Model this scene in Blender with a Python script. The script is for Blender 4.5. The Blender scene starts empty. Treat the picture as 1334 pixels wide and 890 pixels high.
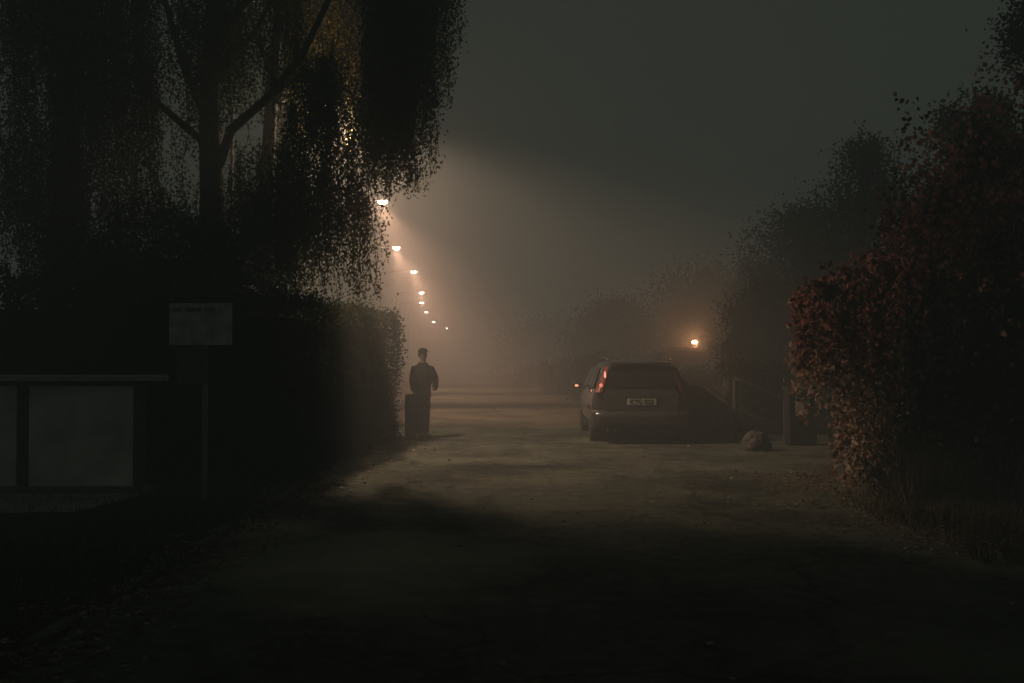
import bpy, bmesh, math, random
import numpy as np
from mathutils import Vector, Matrix, Euler
from mathutils import noise as NZ
random.seed(7); RNG=np.random.default_rng(7)
sc=bpy.context.scene; C=sc.collection
PI=math.pi; R=math.radians
CAMZ=1.58; F=1297.0
def P(px,py,d): return Vector(((px-667)/F*d, d, CAMZ+(468-py)/F*d))
# ---------------------------------------------------------------- materials
def mat(name, col, rough=.7, metal=0, var=.25, scale=8, bump=.0, bscale=40, emis=None, es=0, coat=0, spec=.5):
    m=bpy.data.materials.new(name); m.use_nodes=True; nt=m.node_tree; b=nt.nodes['Principled BSDF']
    tc=nt.nodes.new('ShaderNodeTexCoord'); n=nt.nodes.new('ShaderNodeTexNoise'); n.inputs['Scale'].default_value=scale; n.inputs['Detail'].default_value=6
    nt.links.new(tc.outputs['Object'],n.inputs['Vector'])
    r=nt.nodes.new('ShaderNodeValToRGB'); r.color_ramp.elements[0].position=.3; r.color_ramp.elements[1].position=.7
    r.color_ramp.elements[0].color=tuple(c*(1-var) for c in col)+(1,); r.color_ramp.elements[1].color=tuple(min(1,c*(1+var)) for c in col)+(1,)
    nt.links.new(n.outputs['Fac'],r.inputs['Fac']); nt.links.new(r.outputs['Color'],b.inputs['Base Color'])
    b.inputs['Roughness'].default_value=rough; b.inputs['Metallic'].default_value=metal; b.inputs['Coat Weight'].default_value=coat
    b.inputs['Specular IOR Level'].default_value=spec
    if bump:
        n2=nt.nodes.new('ShaderNodeTexNoise'); n2.inputs['Scale'].default_value=bscale; n2.inputs['Detail'].default_value=5
        nt.links.new(tc.outputs['Object'],n2.inputs['Vector'])
        bp=nt.nodes.new('ShaderNodeBump'); bp.inputs['Strength'].default_value=bump; bp.inputs['Distance'].default_value=.03
        nt.links.new(n2.outputs['Fac'],bp.inputs['Height']); nt.links.new(bp.outputs['Normal'],b.inputs['Normal'])
    if emis:
        b.inputs['Emission Color'].default_value=tuple(emis)+(1,); b.inputs['Emission Strength'].default_value=es
        m.cycles.emission_sampling='NONE'
    return m
def leafmat():
    m=bpy.data.materials.new('leaf'); m.use_nodes=True; nt=m.node_tree; b=nt.nodes['Principled BSDF']; nt.nodes.remove(b)
    a=nt.nodes.new('ShaderNodeAttribute'); a.attribute_name='tint'
    b=nt.nodes.new('ShaderNodeBsdfDiffuse'); nt.links.new(a.outputs['Color'],b.inputs['Color'])
    t=nt.nodes.new('ShaderNodeBsdfTranslucent'); nt.links.new(a.outputs['Color'],t.inputs['Color'])
    mx=nt.nodes.new('ShaderNodeMixShader'); mx.inputs[0].default_value=.35
    nt.links.new(b.outputs[0],mx.inputs[1]); nt.links.new(t.outputs[0],mx.inputs[2]); nt.links.new(mx.outputs[0],nt.nodes['Material Output'].inputs['Surface'])
    return m
LEAF=leafmat()
BARK=mat('bark',(.026,.024,.02),.9,bump=.6,bscale=15)
CORE=mat('dark_twigs',(.012,.012,.009),1,bump=.5,bscale=10,spec=.1)
METAL=mat('dark_metal',(.07,.07,.07),.6,.2)
LAMPC=(1,.54,.34)
LENS=mat('lamp_lens',(.9,.8,.7),.3,emis=(1,.80,.60),es=60)
# ---------------------------------------------------------------- mesh builder
class MB:
    def __init__(s): s.v=[]; s.f=[]
    def box(s,c,d,rz=0,rx=0,ry=0,taper=1):
        M=Matrix.Translation(Vector(c))@Euler((rx,ry,rz)).to_matrix().to_4x4(); b=len(s.v)
        for z in(-.5,.5):
            t=taper if z>0 else 1
            for x,y in((-.5,-.5),(.5,-.5),(.5,.5),(-.5,.5)): s.v.append(M@Vector((x*d[0]*t,y*d[1]*t,z*d[2])))
        s.f+=[(b+3,b+2,b+1,b),(b+4,b+5,b+6,b+7)]+[(b+i,b+(i+1)%4,b+4+(i+1)%4,b+4+i) for i in range(4)]
        return s
    def tube(s,pts,rs,n=8,cap=True):
        pts=[Vector(p) for p in pts]
        if not hasattr(rs,'__len__'): rs=[rs]*len(pts)
        b=len(s.v)
        for i,p in enumerate(pts):
            t=(pts[min(i+1,len(pts)-1)]-pts[max(i-1,0)]).normalized()
            u=t.cross(Vector((0,1,0)) if abs(t.y)<.9 else Vector((1,0,0))).normalized(); w=t.cross(u)
            for k in range(n):
                a=2*PI*k/n; s.v.append(p+(u*math.cos(a)+w*math.sin(a))*rs[i])
        for i in range(len(pts)-1):
            for k in range(n):
                s.f.append((b+i*n+k,b+i*n+(k+1)%n,b+(i+1)*n+(k+1)%n,b+(i+1)*n+k))
        if cap:
            s.f.append(tuple(b+k for k in range(n))[::-1]); e=b+(len(pts)-1)*n; s.f.append(tuple(e+k for k in range(n)))
        return s
    def ell(s,c,r,nu=16,nv=10,z0=-1,z1=1,noise=0):
        b=len(s.v); c=Vector(c)
        for j in range(nv+1):
            zz=z0+(z1-z0)*j/nv; th=math.asin(max(-1,min(1,zz))) if (z0>-1 or z1<1) else -PI/2+PI*j/nv
            for i in range(nu):
                a=2*PI*i/nu; q=1+noise*random.uniform(-1,1)
                s.v.append(c+Vector((math.cos(a)*math.cos(th)*r[0],math.sin(a)*math.cos(th)*r[1],math.sin(th)*r[2]))*q)
        for j in range(nv):
            for i in range(nu): s.f.append((b+j*nu+i,b+j*nu+(i+1)%nu,b+(j+1)*nu+(i+1)%nu,b+(j+1)*nu+i))
        s.f.append(tuple(b+i for i in range(nu))[::-1]); e=b+nv*nu; s.f.append(tuple(e+i for i in range(nu)))
        return s
    def build(s,name,m,parent=None,smooth=False,bevel=0,sub=0):
        me=bpy.data.meshes.new(name); me.from_pydata([tuple(v) for v in s.v],[],s.f); me.update()
        if smooth:
            me.polygons.foreach_set('use_smooth',[True]*len(me.polygons))
        me.materials.append(m); o=bpy.data.objects.new(name,me); C.objects.link(o)
        if parent: o.parent=parent
        if bevel:
            md=o.modifiers.new('b','BEVEL'); md.width=bevel; md.segments=2; md.limit_method='ANGLE'
        if sub:
            md=o.modifiers.new('s','SUBSURF'); md.levels=sub; md.render_levels=sub
        return o
def tag(o,label=None,cat=None,group=None,kind=None):
    if label:o['label']=label
    if cat:o['category']=cat
    if group:o['group']=group
    if kind:o['kind']=kind
    return o
def thing(name,label,cat,loc=(0,0,0),rz=0,group=None):
    o=bpy.data.objects.new(name,None); C.objects.link(o); o.location=loc; o.rotation_euler=(0,0,rz); o.empty_display_size=.2
    return tag(o,label,cat,group)
def leaves(name,pts,size,cols,parent=None,flat=0,droop=0,aspect=.55,off=(0,0,0)):
    pts=np.asarray(pts,float)-np.asarray(off,float); N=len(pts)
    a=RNG.normal(size=(N,3)); a[:,2]-=droop
    if flat: a[:,2]*=(1-flat)
    a/=np.linalg.norm(a,axis=1)[:,None]
    b=RNG.normal(size=(N,3))
    if flat: b[:,2]*=(1-flat)
    b-=a*(a*b).sum(1)[:,None]; b/=np.linalg.norm(b,axis=1)[:,None]
    s=(np.asarray(size)*RNG.uniform(.7,1.3,N))[:,None]
    v=np.stack([pts-a*s*.5,pts+b*s*.5*aspect-a*s*.08,pts+a*s*.5,pts-b*s*.5*aspect-a*s*.08],1).reshape(-1,3)
    me=bpy.data.meshes.new(name); me.vertices.add(4*N); me.vertices.foreach_set('co',v.ravel())
    me.loops.add(4*N); me.loops.foreach_set('vertex_index',np.arange(4*N,dtype=np.int32))
    me.polygons.add(N); me.polygons.foreach_set('loop_start',np.arange(N,dtype=np.int32)*4); me.polygons.foreach_set('loop_total',np.full(N,4,np.int32))
    me.update(); me.validate()
    at=me.color_attributes.new('tint','FLOAT_COLOR','POINT')
    cc=np.ones((4*N,4)); cc[:,:3]=np.repeat(np.asarray(cols),4,axis=0); at.data.foreach_set('color',cc.ravel())
    me.materials.append(LEAF); o=bpy.data.objects.new(name,me); C.objects.link(o)
    if parent:o.parent=parent
    return o
def tints(n,pal,var=.35):
    pal=np.array(pal); k=RNG.integers(0,len(pal),n); return np.clip(pal[k]*RNG.uniform(1-var,1+var,(n,1)),0,1)
GREEN=[(.022,.030,.014),(.03,.038,.016),(.017,.025,.012)]
HG=[(.016,.02,.009),(.022,.025,.011),(.012,.016,.008)]
LIT_AMBER=[(.26,.20,.06),(.20,.16,.05),(.12,.12,.03),(.28,.18,.05)]  # bright amber tints paint the lamp glow into leaves around the closest lamp
# ---------------------------------------------------------------- setting
def groundmat(name,c1,c2,rough,bump,seam=False):
    m=bpy.data.materials.new(name); m.use_nodes=True; nt=m.node_tree; b=nt.nodes['Principled BSDF']; L=nt.links
    tc=nt.nodes.new('ShaderNodeTexCoord')
    def noise(s,d=8,r=.6):
        n=nt.nodes.new('ShaderNodeTexNoise'); n.inputs['Scale'].default_value=s; n.inputs['Detail'].default_value=d; n.inputs['Roughness'].default_value=r; L.new(tc.outputs['Object'],n.inputs['Vector']); return n
    a=noise(.6); f=noise(5,10,.78); g=noise(50,4)
    mp=nt.nodes.new('ShaderNodeMath'); mp.operation='ADD'; L.new(a.outputs['Fac'],mp.inputs[0]); L.new(f.outputs['Fac'],mp.inputs[1])
    r=nt.nodes.new('ShaderNodeValToRGB'); r.color_ramp.elements[0].position=.42; r.color_ramp.elements[1].position=.58
    h=nt.nodes.new('ShaderNodeMath'); h.operation='MULTIPLY'; h.inputs[1].default_value=.5; L.new(mp.outputs[0],h.inputs[0]); L.new(h.outputs[0],r.inputs['Fac'])
    r.color_ramp.elements[0].color=c1+(1,); r.color_ramp.elements[1].color=c2+(1,)
    out=r.outputs['Color']
    if seam:
        v=nt.nodes.new('ShaderNodeTexVoronoi'); v.feature='DISTANCE_TO_EDGE'; v.inputs['Scale'].default_value=.33
        w=nt.nodes.new('ShaderNodeVectorMath'); w.operation='ADD'; n=noise(1.5,6); L.new(n.outputs['Color'],w.inputs[0]); L.new(tc.outputs['Object'],w.inputs[1]); L.new(w.outputs[0],v.inputs['Vector'])
        rr=nt.nodes.new('ShaderNodeValToRGB'); rr.color_ramp.elements[0].position=.002; rr.color_ramp.elements[1].position=.012
        rr.color_ramp.elements[0].color=(.45,.45,.45,1); L.new(v.outputs['Distance'],rr.inputs['Fac'])
        mx=nt.nodes.new('ShaderNodeMix'); mx.data_type='RGBA'; mx.blend_type='MULTIPLY'; mx.inputs[0].default_value=1
        L.new(out,mx.inputs[6]); L.new(rr.outputs['Color'],mx.inputs[7]); out=mx.outputs[2]
        # patches of light on the foreground painted in sandy colour; two darker patches
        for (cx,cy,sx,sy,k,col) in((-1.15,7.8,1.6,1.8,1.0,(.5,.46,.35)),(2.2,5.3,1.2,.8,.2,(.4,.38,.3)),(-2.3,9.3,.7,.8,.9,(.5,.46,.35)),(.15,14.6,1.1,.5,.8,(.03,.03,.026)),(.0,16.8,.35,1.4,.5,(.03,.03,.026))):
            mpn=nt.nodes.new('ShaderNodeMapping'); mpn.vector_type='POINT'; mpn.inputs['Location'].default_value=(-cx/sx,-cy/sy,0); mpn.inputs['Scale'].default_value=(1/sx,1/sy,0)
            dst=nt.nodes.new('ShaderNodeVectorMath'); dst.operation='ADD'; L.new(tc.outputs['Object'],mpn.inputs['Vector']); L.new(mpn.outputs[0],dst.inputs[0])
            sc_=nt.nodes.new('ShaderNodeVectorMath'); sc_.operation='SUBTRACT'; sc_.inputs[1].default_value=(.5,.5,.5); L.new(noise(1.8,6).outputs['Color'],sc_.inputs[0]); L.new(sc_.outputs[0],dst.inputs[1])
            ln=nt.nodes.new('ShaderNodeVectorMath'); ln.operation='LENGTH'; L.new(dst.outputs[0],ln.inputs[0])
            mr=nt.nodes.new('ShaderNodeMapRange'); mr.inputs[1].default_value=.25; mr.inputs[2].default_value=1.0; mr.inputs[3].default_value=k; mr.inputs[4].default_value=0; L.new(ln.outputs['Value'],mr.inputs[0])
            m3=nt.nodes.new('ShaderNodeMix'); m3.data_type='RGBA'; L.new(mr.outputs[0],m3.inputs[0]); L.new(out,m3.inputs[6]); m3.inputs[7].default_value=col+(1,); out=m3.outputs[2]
    L.new(out,b.inputs['Base Color'])
    rm=nt.nodes.new('ShaderNodeMapRange'); rm.inputs[3].default_value=rough-.08; rm.inputs[4].default_value=min(1,rough+.12); L.new(a.outputs['Fac'],rm.inputs[0]); L.new(rm.outputs[0],b.inputs['Roughness'])
    b.inputs['Specular IOR Level'].default_value=.12
    ad=nt.nodes.new('ShaderNodeMath'); ad.operation='ADD'; L.new(f.outputs['Fac'],ad.inputs[0]); L.new(g.outputs['Fac'],ad.inputs[1])
    bp=nt.nodes.new('ShaderNodeBump'); bp.inputs['Strength'].default_value=bump; bp.inputs['Distance'].default_value=.12; L.new(ad.outputs[0],bp.inputs['Height']); L.new(bp.outputs['Normal'],b.inputs['Normal'])
    return m
ASPH=groundmat('asphalt',(.055,.057,.044),(.185,.187,.143),.88,1,True)
SOIL=groundmat('soil',(.024,.024,.015),(.06,.053,.033),.95,1)
GRAV=groundmat('gravel',(.06,.06,.046),(.17,.17,.13),.95,1)
def sheet(name,poly,z,m):
    me=bpy.data.meshes.new(name); me.from_pydata([(x,y,z) for x,y in poly],[],[tuple(range(len(poly)))]); me.materials.append(m)
    o=bpy.data.objects.new(name,me); C.objects.link(o); o['kind']='structure'; return o
def rough_edge(a,b,n,amp):
    return [(a[0]+(b[0]-a[0])*i/n+random.uniform(-amp,amp),a[1]+(b[1]-a[1])*i/n+random.uniform(-.05,.05)) for i in range(n)]
sheet('ground',[(-400,-60),(400,-60),(400,500),(-400,500)],0,SOIL)
poly=[(-2.55,-20)]+[(3.6,-20)]+rough_edge((3.6,0),(4.0,10),40,.10)+rough_edge((4.0,10),(3.9,14),20,.12)+[(3.6,24),(1.5,60),(-2.5,150),(-9,400),(-16,400),(-10.5,150),(-5.2,60),(-3.0,28),(-2.3,19.5)]+rough_edge((-2.35,19),(-2.6,12.5),30,.07)+rough_edge((-2.6,12.5),(-2.5,0),60,.09)
sheet('road',poly,.006,ASPH)
sheet('driveway',rough_edge((3.95,9.9),(9,12),30,.15)+[(12,17),(12,24),(3.55,25.5)],.004,GRAV)
sheet('lit_ground',rough_edge((-11,9.9),(-4.3,10.3),24,.08)+[(-4.2,11.75),(-11,11.75)],.004,groundmat('lit_ground_pale',(.20,.195,.16),(.44,.42,.36),.95,.8))  # strip added so the lit ground below the fence is painted pale
k=MB()
for i in range(38):
    y=-2+i*.56; x=-2.66+ (0 if y<12.5 else (y-12.5)*.045)+random.uniform(-.03,.03)
    if random.random()<.12: continue
    k.box((x,y,-.03+random.uniform(-.03,.015)),(.1,.5,.12),rz=random.uniform(-.05,.05),rx=random.uniform(-.03,.03))
tag(k.build('kerb',mat('kerbstone',(.055,.05,.04),.95,bump=.9,var=.5,bscale=20),bevel=.02),kind='structure')
def blades(name,n,region,hmin,hmax,pal,label,w=.012):
    x0,x1,y0,y1=region
    p=np.stack([RNG.uniform(x0,x1,n),RNG.uniform(y0,y1,n),np.zeros(n)],1)
    cl=np.sin(p[:,0]*3.1)+np.sin(p[:,1]*2.3+p[:,0]); keep=cl+RNG.normal(0,.8,n)>-.6
    keep&=~((p[:,0]<-4.3)&(p[:,1]>10.1+.15*np.sin(p[:,0]*4))&(RNG.random(n)<.93)); p=p[keep]; n=len(p)
    h=RNG.uniform(hmin,hmax,n); a=RNG.uniform(0,2*PI,n); lean=RNG.normal(0,.3,(n,2))*h[:,None]
    d=np.stack([np.cos(a),np.sin(a),np.zeros(n)],1)*w/2
    tip=p.copy(); tip[:,:2]+=lean; tip[:,2]=h; mid=p*.5+tip*.5; mid[:,:2]-=lean*.15; mid[:,2]=h*.55
    v=np.stack([p-d,p+d,mid+d*.8,tip,mid-d*.8],1).reshape(-1,3)
    me=bpy.data.meshes.new(name); me.from_pydata(v.tolist(),[],np.arange(5*n).reshape(n,5).tolist()); me.materials.append(LEAF)
    at=me.color_attributes.new('tint','FLOAT_COLOR','POINT'); cc=np.ones((5*n,4)); cc[:,:3]=np.repeat(tints(n,pal),5,axis=0); at.data.foreach_set('color',cc.ravel())
    o=bpy.data.objects.new(name,me); C.objects.link(o); return tag(o,label,'grass',kind='stuff')
blades('verge_grass',34000,(-7.5,-2.45,3.2,13.2),.03,.12,[(.055,.06,.025),(.04,.045,.018),(.08,.07,.035)],'short ragged grass on the left verge below the sign')
blades('roadside_grass',11000,(3.6,9,7.6,11.6),.05,.2,[(.06,.055,.03),(.09,.07,.045)],'short rough grass at the foot of the creeper on the right')
blades('dry_grass',2000,(4.3,6.6,10.9,11.6),.3,.75,[(.18,.145,.11),(.13,.10,.075),(.06,.05,.035)],'tall pale dry stalks in front of the red creeper',.012)
n=3000
lx=np.concatenate([RNG.normal(-2.5,.25,n),RNG.uniform(-2.5,4,500),RNG.normal(4.0,.5,2600),RNG.normal(-2.2,.5,400),RNG.uniform(-6,-2.6,800)])
ly=np.concatenate([RNG.uniform(3,13,n),RNG.uniform(3,24,500),RNG.uniform(8.0,14,2600),RNG.uniform(13,19,400),RNG.uniform(4,13,800)])
lp=np.stack([lx,ly,np.full(len(lx),.014)+RNG.uniform(0,.012,len(lx))],1)
lt=leaves('fallen_leaves',lp,.05,tints(len(lx),[(.17,.14,.09),(.10,.075,.04),(.20,.09,.07),(.30,.25,.17)]),flat=.93,aspect=.7)
tag(lt,'dead brown leaves scattered over the road and its edges','fallen leaves',kind='stuff')
# ---------------------------------------------------------------- trees
def blob_tree(name,label,x,y,h,clumps,nl,ls,pal,tr=.18,group=None,seed=1,cat='tree'):
    random.seed(seed); t=thing(name,label,cat,(x,y,0),0,group); m=MB()
    m.tube([(0,0,0),(.05,0,h*.3),(-.06,.05,h*.6),(0,0,h*.85)],[tr*1.3,tr,tr*.55,tr*.1],8)
    pts=[]
    for (cx,cy,cz,r) in clumps:
        c=Vector((cx-x,cy-y,cz)); zz=min(h*.75,max(h*.12,cz*.55)); s=Vector((0,0,zz)); mid=s.lerp(c,.5)+Vector((0,0,.1*h*random.random()))
        m.tube([s,mid,c],[tr*.3,tr*.16,tr*.06],5)
        for q in range(4):
            e=c+Vector([random.gauss(0,r*.6) for _ in range(3)]); m.tube([mid.lerp(c,.6),e],[tr*.1,.01],4)
        k=max(60,int(nl*r*r/sum(cc[3]**2 for cc in clumps)))
        sub=RNG.normal(size=(max(14,int(22*r)),3)); sub/=np.linalg.norm(sub,axis=1)[:,None]; sub*=RNG.uniform(.1,1.05,(len(sub),1))*r
        ii=RNG.integers(0,len(sub),k); pts.append(np.array(c)+sub[ii]+RNG.normal(0,r*.27,(k,3)))
    m.build('trunk',BARK,t,True)
    pts=np.concatenate(pts); pts[:,2]=np.maximum(pts[:,2],.05)
    leaves('crown',pts,ls,tints(len(pts),pal),t)
    return t
def ctree(name,label,px,topy,d,wpx,nl,ls,pal=GREEN,seed=1,low=.06,group=None,tr=.18,cat='tree'):
    random.seed(seed); x=(px-667)/F*d; h=CAMZ+(468-topy)/F*d; w=wpx/F*d; cl=[]
    for i in range(30):
        u=low+(.93-low)*(i+.5)/30; ww=w*min(1,(1.02-u)*1.7)**.7; a=random.uniform(0,2*PI); q=random.random()**.5
        r=w*random.uniform(.26,.42)*(1 if u<.8 else .7)
        cl.append((x+math.cos(a)*ww*q*.8,d+math.sin(a)*ww*q*.8,max(r*.7,min(h-r*.9,h*u)),r))
    cl.append((x,d,h-w*.28,w*.26))
    return blob_tree(name,label,x,d,h,cl,nl,ls,pal,tr,group,seed,cat)
ctree('deciduous_tree','round bushy tree showing just left of the red creeper top',1125,165,26,115,30000,.10,seed=3)
ctree('deciduous_tree','tall dark tree right behind the red creeper at the frame edge',1285,105,19,125,40000,.09,seed=4)
ctree('deciduous_tree','mid height tree sloping down left of the round bushy tree',1040,265,32,120,36000,.12,seed=5)
ctree('deciduous_tree','low dark tree between the letterbox and the round bushy tree',1010,365,27,85,26000,.10,seed=15)
G='hazy trees beyond the parked car'
ctree('deciduous_tree','hazy tree standing above the small orange roof lamp',925,345,72,130,34000,.22,seed=6,group=G)
ctree('deciduous_tree','faint round tree in fog directly above the parked car',800,390,62,80,32000,.19,seed=7,group=G)
ctree('deciduous_tree','low hazy tree between the orange lamp and the right trees',995,335,48,80,28000,.17,seed=8,group=G)
ctree('deciduous_tree','faintest foggy tree at the far end of the road',715,415,105,70,14000,.35,seed=9,group=G)
for px,ty,d,w,sd,lb in((735,470,44,42,21,'low hazy bush left of the car roof on the right road edge'),(775,460,38,50,22,'low dark bush peeping over the parked car from behind'),(700,475,58,36,23,'smallest foggy bush farthest along the right road edge'),(915,486,33,60,24,'dark bush in front of the low garage right of the car'),(985,475,31,60,25,'dark bush behind the sloping handrail in the fog')):
    ctree('roadside_bush',lb,px,ty,d,w,12000,.10,seed=sd,cat='bush',tr=.05,pal=HG)
cl=[(*P(1345,20,14),.55),(*P(1325,60,14.3),.3),(*P(1400,60,14),.8),(*P(1420,-80,14),.9),(*P(1350,-60,14.5),.6),(*P(1335,105,14.2),.22),(*P(1480,0,15),.9)]
blob_tree('overhanging_tree','dark tree whose branch tips hang into the top right corner',8.6,14.3,8.5,cl,14000,.065,GREEN,.15,seed=11)
def strand_set(specs):
    pts=[];tw=[];cols=[]
    for (x0,x1,yt0,yt1,yb0,yb1,d0,d1,n,pal) in specs:
        for _ in range(n):
            d=random.uniform(d0,d1); px=random.uniform(x0,x1); top=P(px,random.uniform(yt0,yt1),d); bz=P(px,random.uniform(yb0,yb1),d).z
            L=min(top.z-bz,random.uniform(.8,3.2))
            if random.random()<.5: z1=bz; z0=bz+L
            else: z0=top.z; z1=top.z-L
            if z0<=z1: continue
            k=int((z0-z1)/.013); t=np.linspace(0,1,max(k,3)); a,b=random.uniform(0,6.3),random.gauss(0,.12); c2=random.gauss(0,.12)
            xx=top.x+b*(1-(1-t)**2)+.04*np.sin(t*6+a); yy=d+c2*(1-(1-t)**2)+.04*np.cos(t*5+a); zz=z0+(z1-z0)*t
            q=np.stack([xx,yy,zz],1); tw.append(q[::12])
            dens=RNG.random(len(q))<.9
            q=q[dens]; pts.append(q+RNG.normal(0,.05,q.shape)); cols.append(tints(len(q),pal))
    return np.concatenate(pts),tw,np.concatenate(cols)
BIR=[(.05,.056,.022),(.066,.06,.022),(.038,.046,.018)]
b1=thing('birch_tree','large weeping birch overhanging the hedge with drooping leaf strands','tree',(-4.55,15,0)); o1=Vector((-4.55,15,0))
def limb(m,pp,d,r0,r1,off,n=8):
    pts=[P(a,b,d if not hasattr(d,'__len__') else d[i])-off for i,(a,b) in enumerate(pp)]
    N=len(pts); m.tube(pts,[r0+(r1-r0)*i/(N-1) for i in range(N)],n)
m=MB(); m.tube([(0,0,-.1),(.02,0,1.2),(.0,0,2.6),(.02,0,4),(-.03,0,5.5),(.05,.1,7.2),(.1,0,9.5),(.2,0,12)],[.30,.23,.20,.185,.165,.13,.09,.03],12)
limb(m,[(283,215),(300,168),(345,128),(392,70),(430,-10),(500,-130)],[15,14.8,14.6,14.5,14.4,14.2],.085,.03,o1)
limb(m,[(268,150),(240,90),(218,20),(190,-90)],15,.08,.03,o1)
limb(m,[(345,128),(400,90),(455,120),(500,170)],[14.6,14.5,14.3,14.1],.04,.012,o1)
limb(m,[(280,40),(380,-60),(520,-110),(600,-60)],[15,14.6,14.3,14],.08,.02,o1)
limb(m,[(272,100),(330,40),(380,-60)],15,.06,.02,o1)
limb(m,[(265,-20),(150,-130),(60,-120)],15,.07,.02,o1)
limb(m,[(270,190),(200,130),(130,60),(60,30)],[15,14.7,14.5,14.4],.06,.02,o1)
m.build('trunk',BARK,b1,True)
S=[(455,600,-320,-60,-60,40,13.3,15.2,170,BIR),(505,576,-260,-20,60,145,13.4,15.2,190,BIR),(480,553,-150,60,140,258,13.3,15.2,280,BIR),
   (475,515,-150,120,150,280,13.8,15.2,80,BIR),(350,450,-200,0,10,90,15.8,18.4,90,BIR+LIT_AMBER),(370,472,0,90,110,240,14.6,15.8,90,LIT_AMBER+BIR),(396,438,70,105,150,205,13.9,14.5,75,BIR),
   (370,475,100,260,280,390,13.6,14.6,190,BIR),(290,390,-250,60,60,160,13.8,16,110,BIR),(300,400,180,300,300,420,14,15.5,210,BIR),
   (60,205,-250,60,120,330,13.6,16,480,BIR),(225,300,-250,40,20,260,14,15.5,130,BIR),(0,60,-250,0,40,150,13.5,15.5,130,BIR),
   (0,110,150,280,260,420,13.6,15.5,170,BIR),(-120,0,-200,50,100,400,13.5,15.5,110,BIR),(60,300,230,330,330,430,13.6,15.5,220,BIR),(0,60,60,200,150,300,13.6,15.5,40,BIR),
   (150,560,-560,-250,-200,-100,13.5,17,160,BIR)]
pts,tw,cols=strand_set(S)
leaves('crown',pts-np.array(o1),.05,cols,b1,droop=1.4)
m=MB()
for q in tw[::2]:
    if len(q)>1: m.tube([Vector(a)-o1 for a in q],.005,3,False)
m.build('branches',BARK,b1)
o2=Vector((P(350,468,16.2).x,16.2,0)); b2=thing('birch_tree','slimmer birch trunk just right of the large weeping birch','tree',tuple(o2)); m=MB()
m.tube([(0,0,-.1),(0,0,2),(-.05,0,4.4),(.05,0,6.2),(.2,0,8),(.3,0,10)],[.17,.14,.12,.1,.06,.02],10); limb(m,[(348,150),(380,90),(400,20),(410,-80)],16.2,.05,.02,o2)
limb(m,[(350,90),(325,20),(300,-80)],16.2,.05,.02,o2)
m.build('trunk',BARK,b2,True)
pts,tw,cols=strand_set([(310,440,-350,-40,-60,60,15.8,17.6,150,BIR+LIT_AMBER),(370,480,-90,30,10,120,17.4,18.8,140,LIT_AMBER),(370,410,60,120,150,260,17.6,18.8,50,LIT_AMBER),(440,475,20,80,100,220,17.6,18.8,50,LIT_AMBER)])
leaves('crown',pts-np.array(o2),.055,cols,b2,droop=1.2)
# ---------------------------------------------------------------- hedges
def hedge(name,label,x0,x1,y0,y1,h,n,ls,shear=0,pal=HG,group=None,bumpy=.12,cat='hedge'):
    cx,cy=(x0+x1)/2,(y0+y1)/2; t=thing(name,label,cat,(cx,cy,0),0,group); W,D=x1-x0,y1-y0
    A=np.array([D*h,D*h,W*h,W*h,W*D]); k=RNG.choice(5,n,p=A/A.sum()); u=RNG.uniform(-.5,.5,n); v=RNG.uniform(0,1,n); p=np.zeros((n,3))
    for f in range(5):
        s=k==f
        if f<2: p[s]=np.stack([np.full(s.sum(),(-.5,.5)[f]*W),u[s]*D,v[s]*h],1)
        elif f<4: p[s]=np.stack([u[s]*W,np.full(s.sum(),(-.5,.5)[f-2]*D),v[s]*h],1)
        else: p[s]=np.stack([u[s]*W,(v[s]-.5)*D,np.full(s.sum(),h)],1)
    c=np.array([0,0,h*.5]); bump=bumpy*(np.sin(p[:,0]*3+p[:,2]*2.2)+np.sin(p[:,1]*2.7+p[:,2]*3.1)+np.sin(p[:,1]*6.1+p[:,0]*5)*.5)
    dd=p-c; dd/=np.linalg.norm(dd,axis=1)[:,None]; p+=dd*(bump-.08)[:,None]+RNG.normal(0,.06,p.shape)
    wild=RNG.random(n)<.06; p[wild&(p[:,2]>h*.8),2]+=RNG.exponential(.12,(wild&(p[:,2]>h*.8)).sum())
    p[:,0]+=shear*(p[:,1]+D/2); p[:,2]=np.abs(p[:,2])
    leaves('foliage',p,ls,tints(n,pal),t)
    m=MB(); m.box((0,0,h*.45),(W-.45,D-.45,h*.9)); m.v=[Vector((v.x+shear*(v.y+D/2),v.y,v.z)) for v in m.v]
    m.build('branches',CORE,t); return t
hedge('clipped_hedge','dark clipped hedge along the left road edge ending beside the person',-4.9,-2.75,12.5,19.3,2.36,60000,.06,.085,bumpy=.07)
hedge('rear_hedge','dark overgrown hedge behind the low panel fence',-11,-4.9,13.1,14.6,2.5,30000,.08,0,bumpy=.2)
hedge('garden_shrub','tall dark shrub rising behind the notice sign',-6.2,-3.9,13.4,15.2,3.3,22000,.08,0,bumpy=.25,cat='shrub')
hedge('far_hedge','foggy hedge along the far left side beyond the person',-9,-6.6,21,44,2.0,22000,.14,-.03,bumpy=.2)
hedge('yard_hedge','dark hedge behind the handrail and letterbox on the right',4.6,11,20.6,22.2,1.4,20000,.08,0,bumpy=.25)
hedge('road_end_bushes','foggy bushes closing off the far end of the road',-30,30,165,175,4.5,16000,.6,0,bumpy=.9,cat='bushes')
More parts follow.
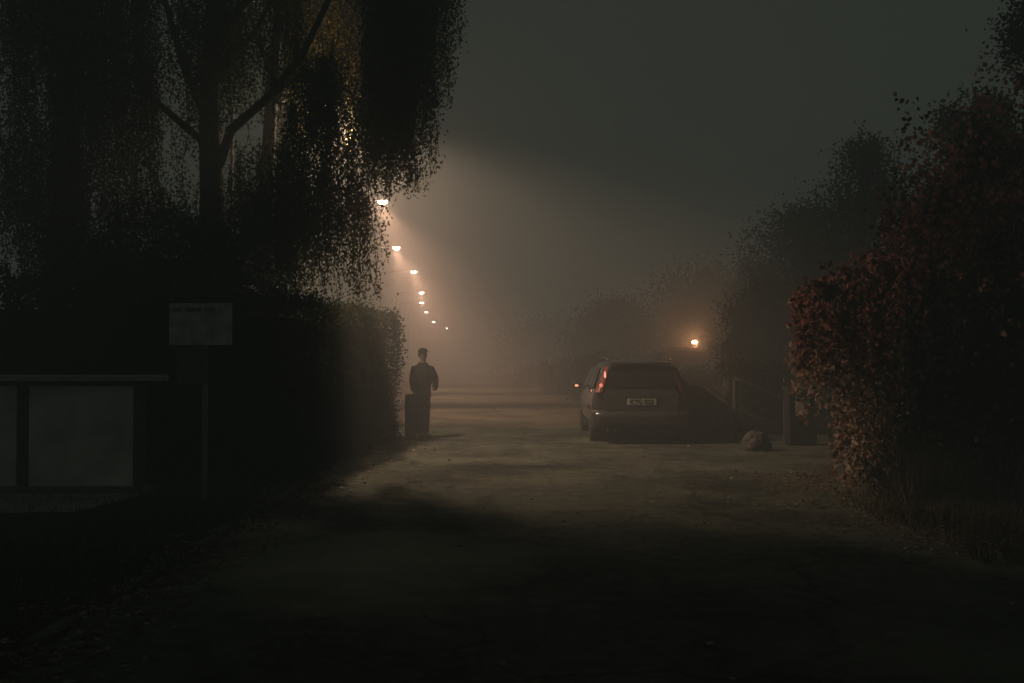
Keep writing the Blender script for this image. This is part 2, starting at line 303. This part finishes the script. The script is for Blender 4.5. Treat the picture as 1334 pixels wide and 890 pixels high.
# ---------------------------------------------------------------- creeper
cr=thing('creeper_thicket','tall thicket of red and brown creeper overhanging the right roadside','creeper',(5.6,12.5,0)); oc=np.array([5.6,12.5,0])
bl=[(1105,425,12.6,.45,.5),(1170,395,12.6,.65,.55),(1262,335,12.8,.8,.75),(1182,520,12.4,.5,.95),(1255,480,12.6,1.2,1.4),(1345,380,12.8,1.5,2.0),(1230,590,12.2,.8,.8),(1160,600,12.1,.28,.40),(1400,560,12.6,1.6,1.3),(1215,310,12.7,.3,.35),(1300,240,13,.45,.5),(1065,400,12.6,.2,.28),(1250,250,12.9,.22,.25)]
pts=[];cols=[];m=MB()
for (px,py,d,rx,rz) in bl:
    c=np.array(P(px,py,d)); n=int(8500*rx*rz+1500); v=RNG.normal(size=(n,3)); v/=np.linalg.norm(v,axis=1)[:,None]
    nz=np.array([1+.85*NZ.noise(Vector(w)*2.6+Vector((px,py,0))*.37)+.45*NZ.noise(Vector(w)*7+Vector((py,px,3))*.11) for w in v])
    q=c+v*np.array([rx,min(rx,1.2),rz])*(nz*RNG.uniform(.78,1.08,n)+RNG.exponential(.05,n))[:,None]
    q=q[q[:,2]>.02]; pts.append(q)
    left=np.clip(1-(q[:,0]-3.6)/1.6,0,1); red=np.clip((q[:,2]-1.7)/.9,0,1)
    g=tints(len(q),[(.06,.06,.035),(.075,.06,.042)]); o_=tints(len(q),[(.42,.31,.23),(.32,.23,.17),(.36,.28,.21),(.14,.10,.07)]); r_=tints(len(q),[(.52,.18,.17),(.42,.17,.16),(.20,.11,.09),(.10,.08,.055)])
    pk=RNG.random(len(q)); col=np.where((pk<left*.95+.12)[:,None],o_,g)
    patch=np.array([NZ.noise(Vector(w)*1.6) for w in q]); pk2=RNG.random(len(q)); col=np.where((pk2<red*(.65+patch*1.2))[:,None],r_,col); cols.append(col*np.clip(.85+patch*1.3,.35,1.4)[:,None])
    m.ell(Vector(c-oc),(rx*.5,min(rx,1.2)*.5,rz*.5),12,8,noise=.12)
for _ in range(480):
    if random.random()<.7: px=random.uniform(1035,1190); yt=random.uniform(370,560)
    else: px=random.uniform(1150,1330); yt=random.uniform(240,420)
    d=random.uniform(11.4,12.6); top=np.array(P(px,yt,d)); L=random.uniform(.3,1.1)
    lim=480 if px<1090 else 645
    bot=P(px,min(lim+random.uniform(-30,15),yt+L*100),d).z
    k=max(4,int((top[2]-bot)/.035)); t=np.linspace(0,1,k); q=np.stack([top[0]+.05*np.sin(t*5+px),top[1]+0*t,top[2]+(bot-top[2])*t],1)+RNG.normal(0,.035,(k,3)); q=q[q[:,2]>0]
    pts.append(q); cols.append(tints(len(q),[(.46,.35,.27),(.38,.28,.21),(.27,.20,.15),(.36,.19,.16)] if px<1190 and yt>420 else [(.46,.18,.17),(.34,.16,.15),(.18,.11,.09)])*random.uniform(.5,1.15))
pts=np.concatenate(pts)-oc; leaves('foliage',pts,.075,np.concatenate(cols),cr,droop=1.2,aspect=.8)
m.build('branches',CORE,cr)
# ---------------------------------------------------------------- street lamps
def bulb(t,typ,e,loc,col,soft,**k):
    l=bpy.data.lights.new('bulb',typ); l.energy=e; l.color=col; l.shadow_soft_size=soft
    if typ=='SPOT': l.spot_size=R(k['size']); l.spot_blend=k['blend']
    o=bpy.data.objects.new('bulb',l); C.objects.link(o); o.parent=t; o.location=loc
    if 'aim' in k: o.rotation_euler=Vector(k['aim']).to_track_quat('-Z','Y').to_euler()
def street_lamp(label,x,y,H,power,halo,aim=(0,0,-1),size=88,arm=1.7,group='row of lit street lamps',blend=.75,col=None):
    t=thing('street_lamp',label,'street lamp',(x-arm,y,0),0,group)
    MB().tube([(0,0,0),(0,0,1.2),(0,0,1.25),(0,0,H-.05)],[.07,.065,.04,.028],10).build('pole',METAL,t,True)
    MB().tube([(0,0,H-.08),(.05,0,H+.01),(arm-.25,0,H+.08)],[.026,.02,.018],8).build('arm',METAL,t,True)
    MB().ell((arm-.04,0,H+.06),(.25,.12,.05),16,6,0,1).build('lamp_head',METAL,t,True)
    MB().ell((arm,0,H+.055),(.14,.10,.10),16,6,-1,0).build('lens',LENS,t,True)
    bulb(t,'SPOT',power,(arm,0,H-.14),col or LAMPC,.12,size=size,blend=blend,aim=aim)
    bulb(t,'POINT',halo,(arm,-.02,H-.15),col or LAMPC,.10)
    return t
street_lamp('closest street lamp, half hidden behind the yellow lit birch leaves',-3.15,17.2,6.0,2600,170,(2.7,.0,-6),114,blend=.5,col=(1,.72,.49))
LP=[(498,264,28),(516,324,39.8),(539,355,50.7),(549,382,66.6),(549,395,78.5),(555,407,94),(565,420,119),(582,428,143)]
names=['largest bright lamp just below the birch branches','second bright lamp down the curving row','third lamp down the row, slightly right of the second','fourth lamp down, upper of the close pair','fifth lamp down, lower of the close pair','sixth lamp down the row, small white dot','seventh lamp down, tiny dot deep in the fog','eighth and farthest lamp, faintest dot at the row end']
PW=[3500,3400,2700,1300,700,600,400,300]
for i,((px,py,d),nm) in enumerate(zip(LP,names)):
    p=P(px,py,d); street_lamp(nm,p.x,d,p.z,PW[i],75 if i<4 else 26,(.42,0,-1),86)
# ---------------------------------------------------------------- garage and its lamp
g=thing('garage','low flat roofed garage in fog under the small orange lamp','garage',(10.9,54,0))
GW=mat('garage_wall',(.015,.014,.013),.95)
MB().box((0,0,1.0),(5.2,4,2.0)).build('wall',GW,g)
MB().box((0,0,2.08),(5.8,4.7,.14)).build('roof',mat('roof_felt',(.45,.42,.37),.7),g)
MB().box((-1.2,-2.03,.95),(2.2,.05,1.85)).build('door',mat('garage_door',(.018,.018,.018),.6),g)
lp=P(905,446,56.7); t=thing('lamp_post','short lamp post with orange bulb glowing over the garage roof','lamp post',(lp.x,56.7,0))
MB().tube([(0,0,0),(0,0,lp.z-.12)],[.05,.035],8).build('pole',METAL,t)
MB().ell((0,0,lp.z),(.15,.15,.11),12,8).build('globe',mat('orange_globe',(.9,.6,.3),.4,emis=(1,.62,.3),es=45),t,True)
MB().ell((0,0,lp.z+.12),(.2,.2,.06),12,4,0,1).build('lamp_cap',METAL,t,True)
bulb(t,'POINT',280,(0,-.3,lp.z),(1,.42,.17),.12)
# ---------------------------------------------------------------- left panel fence + sign
PF=mat('pale_panel',(.50,.47,.42),.85,var=.30,scale=2.2,spec=.2,bump=.3,bscale=6); PD=mat('fence_post',(.05,.05,.045),.8)
t=thing('panel_fence','low fence with pale panels, dark post and grey coping at the left edge','fence',(-5.4,11.9,0))
for x0,x1 in((-8.0,-5.89),(-5.77,-4.50),(-9.9,-8.12)):
    MB().box(((x0+x1)/2+5.4,0,.66),(x1-x0-.02,.05,1.2)).build('panel',PF,t,bevel=.006)
for x in(-8.06,-5.83,-4.44): MB().box((x+5.4,0,.66),(.11,.10,1.30)).build('post',PD,t,bevel=.006)
MB().box((-1.9,0,1.355),(6.3,.3,.075)).build('coping',mat('coping',(.32,.31,.29),.8,var=.3),t,bevel=.01)
MB().box((-1.6,.0,.03),(5.5,.2,.08)).build('footing',mat('footing',(.1,.095,.08),.9),t)
s=thing('notice_sign','rectangular notice board with a faded line of text on a thin post','sign',(P(266,468,10.96).x,10.96,0))
MB().tube([(0,.035,0),(0,.035,2.15)],.032,8).build('post',mat('sign_post',(.16,.16,.15),.6),s)
sb=MB().box((-.04,0,1.965),(.69,.018,.46)).build('board',mat('sign_board',(.37,.36,.33),.7,var=.35,scale=7),s,bevel=.004)
MB().box((-.13,.0,1.50),(.34,.012,.40)).build('lower_board',mat('lower_board',(.07,.07,.063),.7),s)
INK=mat('faded_ink',(.14,.14,.13),.8)
x=-.34
for wl in (5,9,7):
    m=MB()
    for i in range(wl):
        w=random.uniform(.012,.022); m.box((x+w/2,-.0125,2.125+random.choice((0,0,.003))),(w+.004,.003,random.choice((.03,.036,.045)))); x+=w+.001
    m.build('faded_word',INK,sb); x+=.035
# ---------------------------------------------------------------- right yard bits
WD=mat('weathered_wood',(.085,.075,.06),.85,bump=.4)
t=thing('plank_fence','short dark wooden plank fence right behind the parked car','fence',(3.75,19.3,0))
for i in range(8): MB().box((-.36+i*.103,0,.55+random.uniform(-.03,.03)),(.098,.025,1.02)).build('plank',WD,t)
MB().box((0,.035,.3),(.8,.04,.08)).build('rail',WD,t); MB().box((0,.035,.85),(.8,.04,.08)).build('rail',WD,t)
for x in(-.38,.42): MB().box((x,.09,.58),(.09,.07,1.16)).build('post',WD,t)
t=thing('handrail','metal stair handrail sloping down to the right behind the boulder','handrail',(4.25,19,0))
HM=mat('rail_metal',(.05,.048,.043),.8,0,spec=.2); BINC=mat('cap_plastic',(.02,.02,.02),.8,spec=.2)
MB().tube([(0,0,1.19),(.12,0,1.17),(.95,0,.8),(1.05,0,.74)],.026,8).build('rail',HM,t,True)
MB().tube([(.0,0,0),(.0,0,1.19)],.04,8).build('post',HM,t); MB().tube([(.95,0,0),(.95,0,.8)],.03,8).build('post',HM,t); MB().tube([(0,0,.6),(.95,0,.3)],.015,6).build('rail',HM,t)
t=thing('letterbox_post','dark waist high letterbox pillar with a pale front plate','letterbox',(5.3,18.3,0))
MB().box((0,0,.5),(.5,.32,1.0),taper=1.1).build('pillar',mat('dark_box',(.016,.016,.015),.9,spec=.15),t,bevel=.03)
MB().box((0,-.01,1.025),(.60,.42,.06),rx=R(6)).build('cap',BINC,t,bevel=.025)
MB().box((-.02,-.178,.74),(.24,.012,.30)).build('front_plate',mat('pale_plate',(.34,.34,.31),.5),t,bevel=.004)
MB().box((-.02,-.188,.84),(.18,.01,.03)).build('slot',BINC,t)
bm=bmesh.new(); bmesh.ops.create_icosphere(bm,subdivisions=4,radius=1)
for v in bm.verts:
    c=v.co.copy(); f=1+.28*NZ.noise(c*1.3+Vector((3,1,7)))+.09*NZ.noise(c*4)+.03*NZ.noise(c*11); v.co=Vector((c.x*.25*f,c.y*.2*f,max(-.12,c.z*.22*f)))
me=bpy.data.meshes.new('boulder'); bm.to_mesh(me); bm.free(); me.materials.append(mat('stone',(.06,.056,.046),.95,bump=.8,bscale=22,var=.4)); o=bpy.data.objects.new('boulder',me); C.objects.link(o); o.location=(4.22,17.2,.11)
tag(o,'rounded boulder at the driveway edge right of the car','boulder')
t=thing('low_post','dark thigh high post at the hedge end just left of the person','post',(P(534,570,19.5).x+.02,19.5,0))
BK=mat('post_black',(.010,.010,.009),.95,spec=.1)
MB().box((0,0,.42),(.22,.22,.84)).build('shaft',BK,t,bevel=.03); MB().box((0,0,.865),(.24,.24,.05),taper=.7).build('cap',BK,t,bevel=.012)
# ---------------------------------------------------------------- car
car=thing('parked_car','dark estate car seen from behind with glowing red tail light','car',(2.40,18.35,0),R(-.5))
PAINT=mat('car_paint',(.055,.053,.050),.26,.45,var=.06,coat=1); GLASS=mat('car_glass',(.005,.005,.006),.08,var=0,spec=.5); PLA=mat('black_plastic',(.010,.010,.010),.6)
RED=mat('tail_red',(.035,.008,.006),.3); REDL=mat('tail_red_glow',(.12,.02,.012),.25,emis=(1,.16,.10),es=.05); REDHOT=mat('tail_lit',(.5,.1,.05),.2,emis=(1,.40,.30),es=1.5); CHR=mat('chrome',(.2,.2,.19),.3,1,var=0)
def rearoff(z):
    if z<.62: return .10
    if z<.98: return .10+(z-.62)*.10
    return .136+(z-.98)*.30+(z-.98)**2*.50
ST=[(0,.85,.98,.61,1.44),(.10,.89,.98,.65,1.51),(.5,.915,.97,.675,1.548),(1.4,.925,.95,.69,1.57),(2.3,.925,.94,.68,1.55),(2.85,.92,.93,.63,1.47),(3.5,.91,.92,.70,.99),(4.05,.90,.88,.66,.91),(4.35,.86,.80,.6,.82),(4.5,.76,.68,.5,.70)]
def ring(y,w,zs,wr,zr,rear=False):
    pr=[(0,.26),(w-.12,.26),(w-.02,.33),(w+.005,.5),(w+.01,.68),(w-.01,.85),(w-.04,zs),(w-.06,zs+.03*(zr>1.1)),(wr+.08,zs+(zr-zs)*.62 if zr>1.1 else zs+(zr-zs)*.4),(wr+.0,zr-.06),(wr-.12,zr-.01),(wr*.4,zr+.012),(0,zr+.015)]
    return [(x,(y+rearoff(z)+(.12*(abs(x)/.9)**3 if y<.05 else 0)) if rear else max(y,0),z) for x,z in pr]
m=MB(); rings=[]
for i,(y,w,zs,wr,zr) in enumerate(ST):
    rg=ring(y,w,zs,wr,zr,i<2); full=rg+[(-x,yy,z) for x,yy,z in rg[-2:0:-1]]
    rings.append((len(m.v),len(full))); m.v+= [Vector(q) for q in full]
n=rings[0][1]
for i in range(len(rings)-1):
    a,b=rings[i][0],rings[i+1][0]
    for k_ in range(n): m.f.append((a+k_,b+k_,b+(k_+1)%n,a+(k_+1)%n))
for (a,_),flip in((rings[0],False),(rings[-1],True)):
    for k_ in range(12):
        q2=[]
        for e in [a+k_,a+k_+1,a+(n-k_-1)%n,a+(n-k_)%n]:
            if e not in q2:q2.append(e)
        if len(q2)>2: m.f.append(tuple(q2 if not flip else q2[::-1]))
body=m.build('body',PAINT,car,True,sub=1)
def strip(pts,name,mt,parent):
    m=MB(); v=[Vector((x,rearoff(z)-.012,z)) for x,z in pts]; n=len(v); m.v=v+[q+Vector((0,.10,0)) for q in v]
    m.f=[tuple(range(n))]+[tuple(range(n,2*n))[::-1]]+[(i,i+n,(i+1)%n+n,(i+1)%n) for i in range(n)]
    return m.build(name,mt,parent,bevel=.012)
tg=strip([(-.66,.62),(.66,.62),(.70,.9),(.64,1.02),(-.64,1.02),(-.70,.9)],'tailgate',PAINT,car)
m=MB(); zs_=[1.04,1.12,1.2,1.28,1.36,1.43]; hw=[.62,.635,.625,.60,.57,.53]
for z,w in zip(zs_,hw):
    for x in(-1,-.85,0,.85,1): m.v.append(Vector((x*w,rearoff(z)-.02+(.03 if abs(x)==1 else 0),z)))
for j in range(5):
    for i in range(4): m.f.append((j*5+i,j*5+i+1,j*5+6+i,j*5+5+i))
rw=m.build('rear_window',GLASS,car,True)
MB().tube([(0,rearoff(1.07)-.03,1.07),(.25,rearoff(1.10)-.035,1.10),(.38,rearoff(1.13)-.035,1.13)],.01,6).build('wiper',PLA,rw)
MB().box((0,rearoff(1.46)-.05,1.495),(1.14,.20,.03),rx=R(-6)).build('spoiler',PAINT,car,bevel=.012)
for sx in(-1,1):
    tl=MB()
    pr=[(.73,.96),(.70,1.06),(.65,1.2),(.585,1.44)]; po=[(.86,.96),(.82,1.04),(.74,1.2),(.65,1.44)]
    for (xi,z),(xo,_) in zip(pr,po):
        y=rearoff(z); tl.v+=[Vector((sx*xi,y-.022,z)),Vector((sx*(xi+xo)/2,y-.02,z)),Vector((sx*xo,y+.04,z)),Vector((sx*(xo-.01),y+.2,z)),Vector((sx*xi,y+.2,z))]
    for j in range(3):
        for i in range(5): tl.f.append((j*5+i,j*5+(i+1)%5,j*5+5+(i+1)%5,j*5+5+i))
    tl.f+=[(4,3,2,1,0),(15,16,17,18,19)]
    t_=tl.build('tail_light',REDL if sx<0 else RED,car,bevel=.006)
    if sx<0:
        MB().ell((-.665,rearoff(1.27)-.025,1.27),(.018,.02,.085),10,8).build('lit_bulb',REDHOT,t_,True)
        MB().ell((-.745,rearoff(1.09)-.022,1.09),(.034,.02,.04),10,8).build('lit_bulb',mat('tail_dim',(.5,.08,.04),.2,emis=(1,.28,.18),es=.9),t_,True)
bp=MB()
prof=[(.02,.30),(-.02,.36),(-.04,.45),(-.045,.55),(.0,.61),(.08,.63)]
for (dy,z) in prof:
    for x in(-.93,-.90,-.78,-.4,0,.4,.78,.90,.93):
        e=.28 if abs(x)>.92 else (.10 if abs(x)>.85 else (.03 if abs(x)>.5 else 0)); bp.v.append(Vector((x*.995,dy+e+.05,z)))
for j in range(5):
    for i in range(8): bp.f.append((j*9+i,j*9+i+1,j*9+10+i,j*9+9+i))
bo=bp.build('bumper',PAINT,car,True,sub=1)
MB().box((0,.0,.395),(1.4,.03,.06)).build('bumper_trim',PLA,bo,bevel=.008)
MB().box((0,.09,.27),(1.3,.15,.1)).build('valance',PLA,car,bevel=.02)
for sx in(-.8,.8): MB().box((sx*.87,.012,.47),(.14,.02,.03)).build('reflector',RED,bo)
pl=MB().box((0,rearoff(.77)-.025,.79),(.54,.012,.115)).build('number_plate',mat('plate_white',(.36,.35,.31),.6,var=.05),car,bevel=.003)
MB().box((0,rearoff(.87)-.03,.875),(.62,.03,.03)).build('plate_light_bar',CHR,tg,bevel=.006)
cu=bpy.data.curves.new('plate_text','FONT'); cu.body='KTG 033'; cu.size=.118; cu.align_x='CENTER'; cu.align_y='CENTER'; cu.extrude=.001; cu.offset=.003
tmp=bpy.data.objects.new('tmp',cu); C.objects.link(tmp); dg=bpy.context.evaluated_depsgraph_get(); me=bpy.data.meshes.new_from_object(tmp.evaluated_get(dg)); bpy.data.objects.remove(tmp)
me.materials.clear(); me.materials.append(PLA); o=bpy.data.objects.new('plate_number',me); C.objects.link(o); o.parent=pl; o.location=(0,rearoff(.77)-.0335,.789); o.rotation_euler=(R(90),0,0)
TYRE=mat('tyre',(.02,.02,.02),.85); MGLINT=mat('mirror_glint',(.5,.2,.1),.3,emis=(1,.38,.22),es=1.3)
def sidewin(y0,y1,sx,tt):
    m=MB()
    X=lambda z:.895-(.895-.69)*((z-.97)/.53)
    zt=1.42
    a=[(y0,1.03),(y1,1.02),(y1-(.38 if tt=='f' else .0),zt),(y0+(.2 if tt=='r' else 0),zt)]
    v=[Vector((sx*(X(z)+.012),y,z)) for y,z in a]; m.v=v+[q-Vector((sx*.03,0,0)) for q in v]; m.f=[(0,1,2,3),(7,6,5,4)]+[(i,(i+1)%4,(i+1)%4+4,i+4) for i in range(4)]
    return m.build('side_window',GLASS,car)
for sx in(-1,1):
    sidewin(.42,1.02,sx,'r'); sidewin(1.1,1.95,sx,'m'); sidewin(2.03,3.15,sx,'f')
    MB().tube([(sx*.60,.50,1.55),(sx*.60,.57,1.60),(sx*.61,2.2,1.615),(sx*.60,2.3,1.56)],.014,6).build('roof_rail',CHR,car,True)
    mr=MB().ell((sx*1.03,2.9,1.04),(.11,.07,.075),12,8).build('mirror',PAINT,car,True)
    MB().box((sx*1.03,2.845,1.04),(.16,.03,.10)).build('mirror_glass',CHR,mr,bevel=.01)
    if sx<0: MB().ell((sx*1.05,2.825,1.02),(.042,.012,.028),10,6).build('mirror_glint',MGLINT,mr,True)  # glowing spot added as the lamp reflection in the left mirror
    for y in(.92,3.6):
        wh=MB(); prof=[(.20,.86),(.30,.875),(.325,.86),(.332,.80),(.325,.70),(.30,.68),(.2,.69)]; N=28
        for (r,x) in prof:
            for i in range(N): a=2*PI*i/N; wh.v.append(Vector((sx*(x+.035),y+math.cos(a)*r,.33+math.sin(a)*r)))
        for j in range(len(prof)-1):
            for i in range(N): wh.f.append((j*N+i,j*N+(i+1)%N,(j+1)*N+(i+1)%N,(j+1)*N+i))
        w_=wh.build('wheel',TYRE,car,True)
        rm=MB().tube([(sx*.80,y,.33),(sx*.885,y,.33)],[.2,.2],20)
        for q in range(5):
            a=q*2*PI/5; rm.box((sx*.893,y+math.cos(a)*.1,.33+math.sin(a)*.1),(.02,.16,.045),rx=a)
        rm.build('rim',CHR,w_)
        arch=MB()
        for i in range(17):
            a=PI*i/16
            for r in(.33,.385): arch.v.append(Vector((sx*.945,y+math.cos(a)*r,.33+math.sin(a)*r)))
        for i in range(16): arch.f.append((i*2,i*2+1,i*2+3,i*2+2))
        arch.build('wheel_arch',PLA,car)
    MB().box((sx*.925,2.25,.30),(.03,1.9,.08)).build('sill',PLA,car,bevel=.01)
MB().tube([(-.5,.0,.26),(-.5,.2,.26)],.03,10).build('exhaust',CHR,car)
for sx in(-.62,.62): MB().ell((sx,4.36,.72),(.17,.08,.07),12,8).build('headlight',GLASS,car,True)
# ---------------------------------------------------------------- person
def skin(name,comps,m,parent,sub=2):
    bm=bmesh.new(); L=bm.verts.layers.skin.verify()
    for vs,es,root in comps:
        bv=[]
        for (co,r) in vs:
            v=bm.verts.new(co); v[L].radius=(r if hasattr(r,'__len__') else (r,r)); bv.append(v)
        bv[root][L].use_root=True
        for a,b in es: bm.edges.new((bv[a],bv[b]))
    me=bpy.data.meshes.new(name); bm.to_mesh(me); bm.free(); me.materials.append(m)
    o=bpy.data.objects.new(name,me); C.objects.link(o); o.parent=parent
    s=o.modifiers.new('s','SKIN'); s.use_smooth_shade=True; u=o.modifiers.new('u','SUBSURF'); u.levels=sub; u.render_levels=sub
    return o
SKIN=mat('skin',(.10,.065,.05),.8,spec=.2); JK=mat('dark_jacket',(.005,.005,.005),.95,bump=.3,bscale=25,spec=.05); TR=mat('dark_trousers',(.005,.005,.005),.95,spec=.05); SH=mat('shoe',(.008,.008,.007),.7); HR=mat('hair',(.01,.008,.007),.8,spec=.2)
pp=P(551,572,19.7); man=thing('person','person in dark jacket and cap standing by the hedge, one elbow out','person',(pp.x,19.7,0.006),R(30))
V=[((0,0,.95),(.13,.10)),((0,0,1.15),(.13,.10)),((0,0,1.36),(.145,.105)),((0,.01,1.48),(.065,.06)),((0,-.005,1.56),(.052,.055)),((0,-.02,1.63),(.07,.085)),((0,-.01,1.70),(.07,.08)),((0,0,1.745),(.045,.055)),
 ((.155,.01,1.41),.055),((.28,.05,1.17),.045),((.18,-.12,1.0),.032),((.15,-.15,.96),(.035,.03)),
 ((-.155,.01,1.41),.055),((-.19,.03,1.15),.045),((-.20,-.03,.92),.03),((-.20,-.045,.86),(.022,.04)),((-.20,-.05,.82),(.018,.038)),
 ((.065,0,.88),(.08,.08)),((.064,-.015,.5),.055),((.066,.02,.12),.04),((.072,-.12,.05),(.04,.028)),
 ((-.065,0,.88),(.08,.08)),((-.060,-.015,.5),.055),((-.062,.02,.12),.04),((-.082,-.12,.05),(.04,.028))]
E=[(0,1),(1,2),(2,3),(3,4),(4,5),(5,6),(6,7),(2,8),(8,9),(9,10),(10,11),(2,12),(12,13),(13,14),(14,15),(15,16),(0,17),(17,18),(18,19),(19,20),(0,21),(21,22),(22,23),(23,24)]
comps=[(V,E,0)]
for i,(dy,ln) in enumerate(((-.03,.062),(-.010,.072),(.010,.068),(.028,.054))):
    comps.append(([((-.20,-.05+dy,.83),.009),((-.198,-.055+dy,.83-ln*.6),.0085),((-.188,-.062+dy,.83-ln*1.15),.007)],[(0,1),(1,2)],0))
comps.append(([((-.195,-.07,.87),.010),((-.185,-.10,.845),.009),((-.178,-.108,.815),.008)],[(0,1),(1,2)],0))
comps.append(([((0,-.095,1.655),.008),((0,-.118,1.625),.012),((0,-.10,1.61),.01)],[(0,1),(1,2)],0))
for sx in(-1,1): comps.append(([((sx*.068,.0,1.66),.009),((sx*.084,.01,1.645),.012),((sx*.072,.005,1.62),.008)],[(0,1),(1,2)],0))
bd=skin('body',comps,SKIN,man)
for sx in(-1,1): MB().ell((sx*.03,-.088,1.655),(.011,.008,.008),8,6).build('eye',SH,bd,True)
MB().ell((0,-.098,1.585),(.024,.008,.006),8,6).build('mouth',mat('lips',(.09,.04,.035),.7),bd,True)
MB().ell((0,.022,1.665),(.090,.094,.087),14,10).build('hair',HR,man,True)
skin('jacket',[([((0,.0,.76),(.185,.145)),((0,0,.98),(.175,.14)),((0,0,1.15),(.175,.14)),((0,0,1.34),(.19,.145)),((0,.015,1.46),(.135,.105)),((0,.01,1.53),(.08,.078)),
 ((.19,.01,1.385),.083),((.30,.05,1.17),.074),((.215,-.11,1.01),.062),((.165,-.15,.975),.052),
 ((-.19,.01,1.385),.083),((-.215,.03,1.15),.072),((-.21,-.025,.93),.055)],[(0,1),(1,2),(2,3),(3,4),(4,5),(3,6),(6,7),(7,8),(8,9),(3,10),(10,11),(11,12)],2)],JK,man)
skin('trousers',[([((0,0,.92),(.13,.105)),((.070,0,.78),(.098,.097)),((.068,-.015,.5),.08),((.068,.015,.16),.07),((.068,.01,.09),.07),((-.070,0,.78),(.098,.097)),((-.064,-.015,.5),.08),((-.064,.015,.16),.07),((-.064,.01,.09),.07)],[(0,1),(1,2),(2,3),(3,4),(0,5),(5,6),(6,7),(7,8)],0)],TR,man)
for sx in(-1,1): MB().ell((sx*.073,-.07,.05),(.052,.15,.05),14,8).build('shoe',SH,man,True)
cp=MB().ell((0,.004,1.715),(.098,.108,.085),18,8,0,1).build('cap',JK,man,True)
MB().ell((0,-.10,1.718),(.068,.07,.012),16,6).build('peak',JK,cp,True)
# ---------------------------------------------------------------- world: night fog
W=bpy.data.worlds.new('World'); sc.world=W; W.use_nodes=True; nt=W.node_tree; bg=nt.nodes['Background']
SKY=(.0125,.0155,.0130); DEN=.0165
bg.inputs['Color'].default_value=SKY+(1,); bg.inputs['Strength'].default_value=1
def scat(d,g):
    vs=nt.nodes.new('ShaderNodeVolumeScatter'); vs.inputs['Density'].default_value=d; vs.inputs['Anisotropy'].default_value=g; vs.inputs['Color'].default_value=(1,1,1,1); return vs
v1=scat(DEN*.74,.2); v2=scat(DEN*.26,.92)
em=nt.nodes.new('ShaderNodeEmission'); em.inputs['Color'].default_value=SKY+(1,); em.inputs['Strength'].default_value=DEN
a1=nt.nodes.new('ShaderNodeAddShader'); nt.links.new(v1.outputs[0],a1.inputs[0]); nt.links.new(v2.outputs[0],a1.inputs[1])
ad=nt.nodes.new('ShaderNodeAddShader'); nt.links.new(a1.outputs[0],ad.inputs[0]); nt.links.new(em.outputs[0],ad.inputs[1]); nt.links.new(ad.outputs[0],nt.nodes['World Output'].inputs['Volume'])
try: W.cycles.homogeneous_volume=True
except Exception: pass
# camera
cd=bpy.data.cameras.new('camera'); cd.lens=35; cd.sensor_width=36; cd.clip_end=2000; cam=bpy.data.objects.new('camera',cd); C.objects.link(cam)
cam.location=(0,0,CAMZ); cam.rotation_euler=(R(90)+math.atan(23/F),0,0); sc.camera=cam
sc.view_settings.view_transform='Standard'; sc.view_settings.look='None'; sc.view_settings.exposure=0
